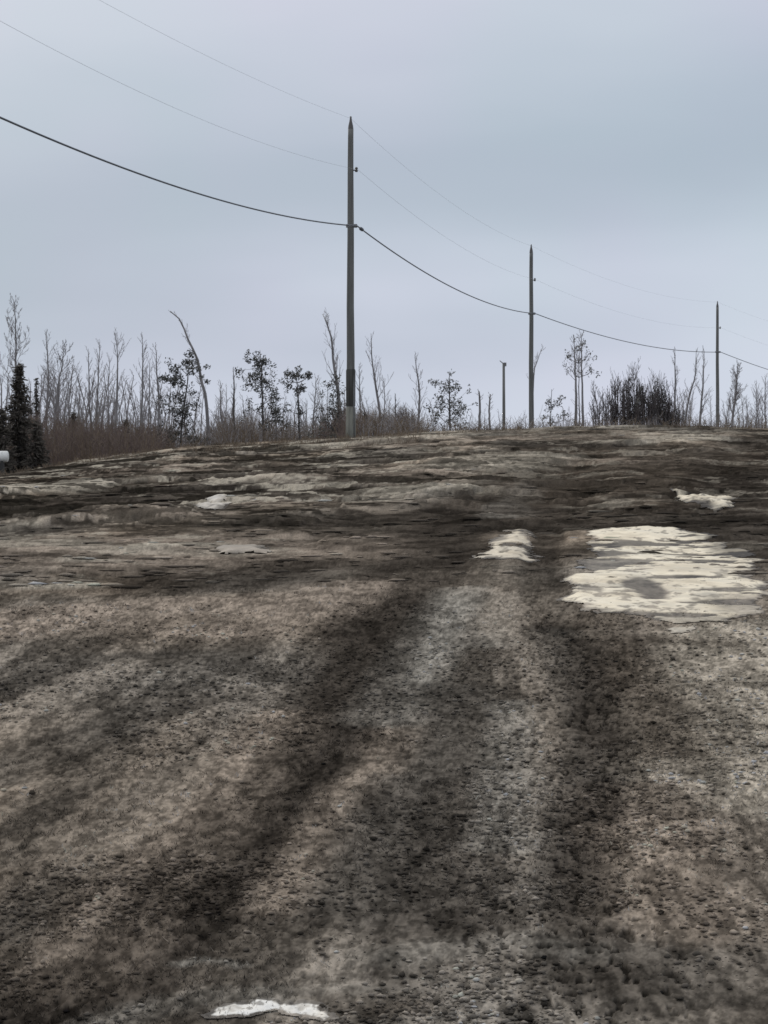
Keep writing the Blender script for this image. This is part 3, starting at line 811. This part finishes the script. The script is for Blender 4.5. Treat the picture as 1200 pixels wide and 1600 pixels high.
TR = [  # photo line of the trunk (top first), distance, label, options
 ([(24,478),(25,530),(24,575),(28,640)], 104, 'forked bare tree standing straight behind the dark spruce at the left edge', dict(r0=.075, f0=.55, nb=11, blen=.30, depth=2, spread=(.25,.5))),
 ([(72,520),(73,560),(76,605),(72,660)], 108, 'bare tree with a long clean stem, first one right of the dark spruce', dict(r0=.075, f0=.55, nb=12, blen=.22)),
 ([(99,542),(97,570),(90,600),(85,650)], 106, 'bare tree leaning a little right with a spreading top, second right of the spruce', dict(r0=.07, f0=.45, nb=16, blen=.30, depth=2)),
 ([(118,570),(108,600),(100,640)], 118, 'low spreading bare tree just right of the leaning one near the left edge', dict(r0=.05, f0=.35, nb=14, blen=.32)),
 ([(138,545),(139,590),(140,640),(144,670)], 112, 'left stem of three slender bare trees grouped left of the clear straight one', dict(r0=.06, f0=.5, nb=9, blen=.14)),
 ([(156,538),(154,590),(151,650)], 115, 'middle stem of three slender bare trees with a twiggy pale top', dict(r0=.06, f0=.45, nb=14, blen=.22)),
 ([(172,560),(168,600),(163,640),(160,660)], 113, 'short bare tree with close branches beside the clear straight one', dict(r0=.045, f0=.3, nb=14, blen=.22)),
 ([(183,534),(183,560),(182,620),(180,675)], 108, 'clear straight bare tree forking only at its very top', dict(r0=.08, f0=.84, nb=8, blen=.40, spread=(.25,.5))),
 ([(222,526),(223,560),(222,610),(220,670)], 110, 'slim straight bare tree, left one of the pair left of the crooked tree', dict(r0=.07, f0=.6, nb=12, blen=.16)),
 ([(243,540),(245,580),(248,630),(247,690)], 108, 'slim straight bare tree, right one of the pair left of the crooked tree', dict(r0=.065, f0=.5, nb=12, blen=.16)),
 ([(234,560),(234,600),(232,650)], 122, 'faint thin bare tree showing between the straight pair', dict(r0=.05, f0=.3, nb=14, blen=.18)),
 ([(265,486),(279,497),(288,515),(296,536),(308,556),(313,590),(322,620),(326,690)], 104, 'crooked bare tree whose top hooks far over to the left', dict(r0=.075, f0=.45, nb=10, blen=.10, rt=.02)),
 ([(365,577),(366,610),(365,650),(366,690)], 106, 'dark blunt leafless stem left of the scrubby pine with a bare spike', dict(r0=.07, f0=.3, nb=12, blen=.10, mats=('bark_dark','twig_grey'))),
 ([(345,602),(344,640),(348,680)], 112, 'low bare tree in the brown tangle right of the crooked tree', dict(r0=.05, f0=.3, nb=16, blen=.26)),
 ([(494,590),(492,630),(488,680)], 112, 'short bare tree in the gap between the scrubby pines and the tallest pole', dict(r0=.05, f0=.35, nb=14, blen=.2)),
 ([(504,490),(511,505),(519,530),(521,565),(527,600),(531,640),(533,680)], 100, 'tall bare tree leaning left, close on the left of the tallest pole', dict(r0=.085, f0=.40, nb=12, blen=.20, depth=1)),
 ([(561,572),(562,600),(563,650)], 112, 'small twiggy bare tree hard against the right side of the tallest pole', dict(r0=.045, f0=.3, nb=14, blen=.2)),
 ([(580,528),(581,562),(587,600),(593,640),(594,670)], 104, 'bare tree with a wavy stem, first one standing clear right of the tallest pole', dict(r0=.065, f0=.45, nb=11, blen=.22)),
 ([(600,590),(601,620),(600,670)], 118, 'short faint bare tree right beside the wavy stemmed one', dict(r0=.04, f0=.3, nb=12, blen=.2)),
 ([(617,620),(618,650),(620,690)], 98, 'short dark bare stem among the low shrubs right of the tallest pole', dict(r0=.05, f0=.3, nb=9, blen=.15, mats=('bark_dark','twig_dark'))),
 ([(648,558),(652,585),(656,615),(654,650),(652,685)], 104, 'lone thin bare tree midway between the tallest pole and the pale pine', dict(r0=.06, f0=.35, nb=11, blen=.20)),
 ([(748,612),(750,630),(749,675)], 120, 'left one of two short flat topped stems right of the pale pine', dict(r0=.075, f0=.8, nb=5, blen=.14, spread=(.7,1.2), rt=.03)),
 ([(766,616),(764,640),(765,670)], 122, 'right one of two short flat topped stems right of the pale pine', dict(r0=.06, f0=.7, nb=6, blen=.12, spread=(.7,1.2), rt=.03)),
 ([(849,541),(842,556),(834,580),(832,640)], 130, 'small bare tree behind the middle pole, its tip showing to the right', dict(r0=.05, f0=.6, nb=8, blen=.14)),
 ([(898,530),(899,570),(900,620),(900,668)], 112, 'left stem of the twin bare trees with a ragged shared top', dict(r0=.075, f0=.62, nb=12, blen=.20)),
 ([(908,524),(909,570),(910,620),(911,668)], 113, 'right stem of the twin bare trees with a ragged shared top', dict(r0=.06, f0=.6, nb=14, blen=.22)),
 ([(925,600),(932,630),(935,660)], 116, 'small bare tree between the twin stems and the dark thicket', dict(r0=.045, f0=.3, nb=12, blen=.25)),
 ([(1054,548),(1055,590),(1054,640),(1050,668)], 108, 'straight bare tree rising at the right end of the dark thicket', dict(r0=.06, f0=.4, nb=12, blen=.15)),
 ([(1088,548),(1086,590),(1076,620),(1070,668)], 112, 'curved bare tree between the thicket and the smallest wired pole', dict(r0=.055, f0=.4, nb=12, blen=.18)),
 ([(1100,548),(1098,600),(1092,668)], 110, 'slim bare tree close on the left of the smallest wired pole', dict(r0=.06, f0=.3, nb=13, blen=.18)),
 ([(1152,576),(1150,610),(1146,640),(1143,668)], 112, 'bare tree opening like a vase just right of the smallest wired pole', dict(r0=.07, f0=.35, nb=16, blen=.34, depth=2, spread=(.25,.5))),
 ([(1182,600),(1184,640),(1186,670)], 124, 'faint twiggy bare tree between the vase shaped one and the right edge', dict(r0=.04, f0=.25, nb=14, blen=.3)),
 ([(1197,590),(1196,640),(1196,670)], 118, 'bare tree standing at the right edge of the photograph', dict(r0=.05, f0=.3, nb=14, blen=.25)),
 ([(-6,560),(2,600),(4,650)], 112, 'bare tree half cut by the left edge of the photograph', dict(r0=.06, f0=.4, nb=14, blen=.3)),
]
for i, (pts, d, lab, k) in enumerate(TR): bare_tree(pts, d, lab, 100+i, **k)

scruffy_tree([(296,560),(292,600),(285,650),(282,690)],
  [(279,570,8,14,70),(293,560,7,6,40),(302,572,9,5,40),(268,592,9,7,45),(278,588,8,9,60),(310,580,7,6,25),(283,622,18,6,60),(272,650,12,14,70),(292,640,12,18,80),(285,675,18,14,70),(300,690,8,10,30),(262,675,8,8,25)],
  102, 'scrubby pine with dark blotchy clumps just left of the crooked tree', 201, dens=1.3, nb=12)
scruffy_tree([(406,547),(409,580),(411,640),(412,692)],
  [(395,560,9,7,35),(408,570,9,12,60),(392,575,9,8,35),(388,590,9,7,30),(407,600,8,12,45),(420,598,9,14,45),(395,595,8,8,30),(424,620,7,12,40),(425,645,8,8,30),(395,640,7,10,20),(418,665,8,7,20)],
  103, 'scrubby pine with a bare spike above its crown, left of the flat topped one', 202, dens=1.1, nb=12)
scruffy_tree([(463,578),(465,610),(467,650),(468,688)],
  [(463,590,7,9,45),(466,608,6,10,45),(478,590,9,5,35),(484,586,5,4,15),(446,588,5,9,25),(450,600,6,8,20),(452,640,9,5,20),(446,660,12,6,30),(470,640,6,8,15)],
  104, 'flat topped scrubby pine midway between the spiked pine and the tallest pole', 203, dens=1.1, nb=9)
scruffy_tree([(702,586),(702,620),(703,675)],
  [(700,592,8,6,30),(694,606,9,6,30),(704,612,8,10,35),(712,604,5,5,14),(685,630,6,14,40),(697,630,7,12,35),(713,628,8,12,40),(688,652,9,10,35),(704,655,10,14,50),(719,648,8,14,35),(727,635,7,5,10)],
  106, 'pale grey green pine standing alone between the tallest and middle poles', 204, leaf='leaf_dry', dens=.9, nb=14)
scruffy_tree([(526,590),(528,640),(524,690)],
  [(520,605,10,10,30),(530,615,8,8,28),(512,640,10,10,40),(528,645,10,12,60),(520,665,16,12,90),(532,680,12,12,80),(505,680,8,10,30)],
  98, 'bushy pine low down on the left of the tallest pole', 205, leaf='leaf_dry', dens=1.2, nb=14)
scruffy_tree([(862,608),(861,640),(860,668)],
  [(861,632,6,6,26),(871,628,6,6,22),(857,650,6,10,20),(884,655,6,6,14)],
  112, 'tiny ragged sapling with three leaf clumps right of the middle pole', 206, leaf='leaf_dry', dens=1, nb=8, r0=.03)
scruffy_tree([(432,615),(431,650),(432,690)],
  [(430,622,6,8,30),(438,640,8,6,22),(428,655,7,8,22),(440,670,10,8,30)],
  108, 'short scrubby pine tucked between the spiked pine and the flat topped one', 207, dens=1.0, nb=10, r0=.04)
scruffy_tree([(905,560),(905,600),(905,668)],
  [(898,548,6,6,14),(918,556,7,8,16),(925,580,7,8,14),(893,580,7,7,12),(906,536,6,6,12),(884,556,5,7,10)],
  115, 'thin leafy young tree mingled with the twin bare stems', 208, leaf='leaf_dry', dens=.9, nb=12, r0=.04)

spruce(30, 570, 740, 27, 79, 'dark dense spruce, the darkest and tallest conifer at the left edge', 301, 1.6)
spruce(3, 640, 740, 24, 78, 'dark low spruce cut by the left edge beside the tall one', 302, 1.4)
spruce(56, 660, 740, 20, 78, 'low dark conifer filling in right of the tall spruce', 303, 1.2)
spruce(57, 592, 700, 5, 112, 'thin faint conifer tip just right of the tall spruce', 306, .7, ragged=.5)
spruce(115, 645, 700, 11, 100, 'small dark conifer below the leaning bare tree near the left edge', 304, 1.1, ragged=.45)
spruce(197, 657, 690, 9, 100, 'little dark conifer tip right of the clear straight bare tree', 305, 1.1, ragged=.4)

shrub(572, 645, 92, 16, 'dark twiggy bush touching the right foot of the tallest pole', 401, 22, leaf=14)
shrub(596, 655, 90, 20, 'dark bush with a slanting top, second right of the tallest pole', 402, 24, leaf=10)
shrub(634, 634, 96, 14, 'blunt dark bush, the tallest of the low bushes right of the tallest pole', 403, 30, r=.02)
shrub(545, 655, 96, 18, 'reddish brown bush behind the foot of the tallest pole', 404, 30, mats='twig_red')
for i, (px, top, hw, lab) in enumerate([
   (940, 600, 18, 'sparse shrub at the left end of the dark thicket'),
   (965, 582, 15, 'upright shrub in the dark thicket, with one tall left stem'),
   (988, 570, 17, 'tallest dense shrub in the left half of the dark thicket'),
   (1010, 590, 17, 'dense purplish shrub at the middle of the dark thicket'),
   (1030, 582, 18, 'dense dark shrub in the right half of the dark thicket'),
   (1050, 628, 20, 'low rounded brown shrub closing the dark thicket at its right end')]):
    shrub(px, top, 98+i % 3*2, hw, lab, 410+i, (30, 38, 60, 62, 62, 70)[i], r=.024 if i else .015, leaf=(0, 0, 4, 5, 6, 8)[i] or None)
shrub(1102, 650, 112, 12, 'small low shrub at the left foot of the smallest wired pole', 420, 12, r=.01, mats='twig_grey')
shrub(1125, 655, 112, 14, 'small thin shrub at the right foot of the smallest wired pole', 421, 10, r=.008, mats='twig_grey')
shrub(1170, 648, 110, 18, 'low tangled shrub under the vase shaped bare tree', 422, 14, r=.010, mats='twig_grey')

# far thin pole without wires
x, d = (787-600)/F*135, 135.0
zb = float(base(x, d))-.1; top = zr(568, d)-zb
t = empty('far_pole', (x, d, zb), 'thin grey wireless pole with a small bracket head, left of the middle pole', 'pole')
m = MB(); m.tube([(0, 0, 0), (.01, 0, top*.5), (0, 0, top)], [.10, .085, .07], 10); m.build('shaft', M['wood'], t, True)
m = MB(); m.tube([(-.22, 0, top+.16), (0, 0, top-.02), (.02, 0, top-.3)], [.02, .035, .03], 6); m.box((.07, 0, top-.05), .16, .14, .2)
m.build('bracket_head', M['steel'], t)

# row of faint young trees further back: copies of a few grown models
def copy_tree(o, parent=None):
    c = o.copy(); C.objects.link(c)
    if parent: c.parent = parent
    for ch in o.children: copy_tree(ch, c)
    return c
protos = []
rgp = random.Random(77)
GF = 'faint young trees of the back row'
LF = 'thin faint leafless young tree in the back row behind the others'
for i in range(6):
    root = empty('young_tree', (0, 0, 0), LF, 'tree', GF)
    rg = random.Random(500+i)
    path = [Vector((0, 0, 0)), Vector((rg.gauss(0, .12), 0, 2)), Vector((rg.gauss(0, .22), 0, 4)), Vector((rg.gauss(0, .3), rg.gauss(0, .2), 6))]
    c = bare_parts(root, path, .05, rg, f0=.2, nb=20, blen=.17+.03*(i % 3), spread=(.3, .75), depth=1)
    c.build('crown', M['twig_grey'], root)
    protos.append(root)
spots = []
for px in [8, 40, 48, 64, 92, 108, 126, 132, 148, 164, 176, 190, 204, 212, 228, 240, 256, 270, 300, 318, 332, 340, 354, 372, 380, 394, 420, 440, 452, 476, 484, 500, 510, 540, 568, 574, 608, 626, 640, 664, 676, 690, 716, 735, 756, 800, 818, 872, 890, 946, 1065, 1080, 1112, 1132, 1160, 1174]:
    lim = np.interp(px, [0, 120, 260, 400, 520, 640, 760, 900, 1080, 1200], [585, 590, 615, 625, 615, 630, 640, 640, 610, 615])
    spots.append((px+rgp.uniform(-4, 4), lim+rgp.uniform(-14, 22), rgp.uniform(128, 165)))
    if px < 520: spots.append((px+rgp.uniform(-9, 9), lim+rgp.uniform(5, 45), rgp.uniform(124, 150)))
for k_ in range(115):
    px = rgp.choice((rgp.uniform(50, 300), rgp.uniform(60, 560), rgp.uniform(300, 780), rgp.uniform(850, 1210)))
    lim = np.interp(px, [0, 260, 400, 520, 640, 760, 900, 1080, 1200], [570, 590, 610, 605, 620, 640, 632, 605, 605])
    spots.append((px, lim+rgp.uniform(-5, 36), rgp.uniform(122, 165)))
for i, (px, top, d) in enumerate(spots):
    pr = protos[i % 6]
    o = pr if i < 6 else copy_tree(pr)
    wv = world(px, top, d); zb = float(base(wv[0], d))-.1
    s = (wv[2]-zb)/6.0
    o.location = (wv[0], d, zb); o.scale = (s*1.25, s*1.25, s); o.rotation_euler = (0, 0, rgp.uniform(0, 6.28))

# undergrowth: uncountable brown stems
def undergrowth():
    rg = random.Random(12); m = MB()
    for _ in range(9500):
        px = rg.uniform(-60, 660) if rg.random() < .85 else rg.uniform(640, 1230)
        d = rg.uniform(100, 126) if 245 < px < 530 else rg.uniform(80, 122)
        top = np.interp(px, [-60, 60, 90, 130, 200, 250, 300, 380, 400, 440, 500, 530, 560, 640, 665, 700, 900, 1060, 1230],
                            [640, 640, 650, 655, 664, 664, 676, 642, 656, 664, 660, 645, 645, 648, 672, 672, 668, 655, 664])
        top += rg.gauss(0, 9)+abs(rg.gauss(0, 16))
        if 255 < px < 330 and rg.random() < .35: continue
        if 395 < px < 500 and rg.random() < .35: continue
        w_ = Vector(world(px, top, d)); zb = float(base(w_.x, d))-.05
        h = max(w_.z-zb, .4)
        if h > 3.2: h = 3.2*rg.uniform(.6, 1)
        b = Vector((w_.x, d, zb)); lean = Vector((rg.gauss(0, .16), rg.gauss(0, .16), 1))
        mid = b+lean*h*.5; e = b+Vector((lean.x*1.5, lean.y*1.5, 1))*h
        red = px < 270 or 500 < px < 560
        mi = (0 if rg.random() < .72 else 1) if red else (1 if rg.random() < .6 else 2)
        m.tube([b, mid, e], [.011, .009, .004], 3, mi, False)
        for _ in range(3):
            u = rg.uniform(.3, .95); p = b.lerp(mid, u*2) if u < .5 else mid.lerp(e, u*2-1)
            q = p+Vector((rg.gauss(0, .22), rg.gauss(0, .22), rg.uniform(.1, .45)))
            m.tube([p, q], [.006, .003], 3, mi, False)
    o = m.build('undergrowth', [M['twig_red'], M['straw'], M['twig_grey']])
    tag(o, 'tangle of reddish brown undergrowth along the foot of the trees', 'undergrowth', kind='stuff')
undergrowth()

# ------------------------------------------------------------------ white tank at the left edge
d = 74.0
c0 = world(-12, 713.5, d); L0 = (14+38)*d/F; r_ = 9.0*d/F
zb = float(base(c0[0], d))
t = empty('storage_tank', (float(c0[0]), d, zb), 'white tank with a rounded end, cut by the left edge below the dark spruces', 'tank')
zc = float(c0[2])-zb
m = MB()
half = (14-(-12))*d/F
pr = [(0, -half)]+[(r_*math.sin(a), -half+r_*.35*(1-math.cos(a))) for a in (.5, 1.0, 1.57)]+[(r_*math.sin(a), half-r_*.35*(1-math.cos(a))) for a in (1.57, 1.2, .8, .4)]+[(0, half)]
m.lathe(pr, (0, 0, zc), 'x', 18); m.build('vessel', M['white_paint'], t, True)
for sx in (-.6, .6):
    m = MB(); m.box((sx*half, 0, (zc-r_*.75)/2), .09, r_*1.5, zc-r_*.75); m.build('leg', M['black_steel'], t)
m = MB(); m.lathe([(0, 0), (.06, 0), (.06, .06), (0, .07)], (0, 0, zc+r_*.98), n=10); m.build('valve_cap', M['black_steel'], t)
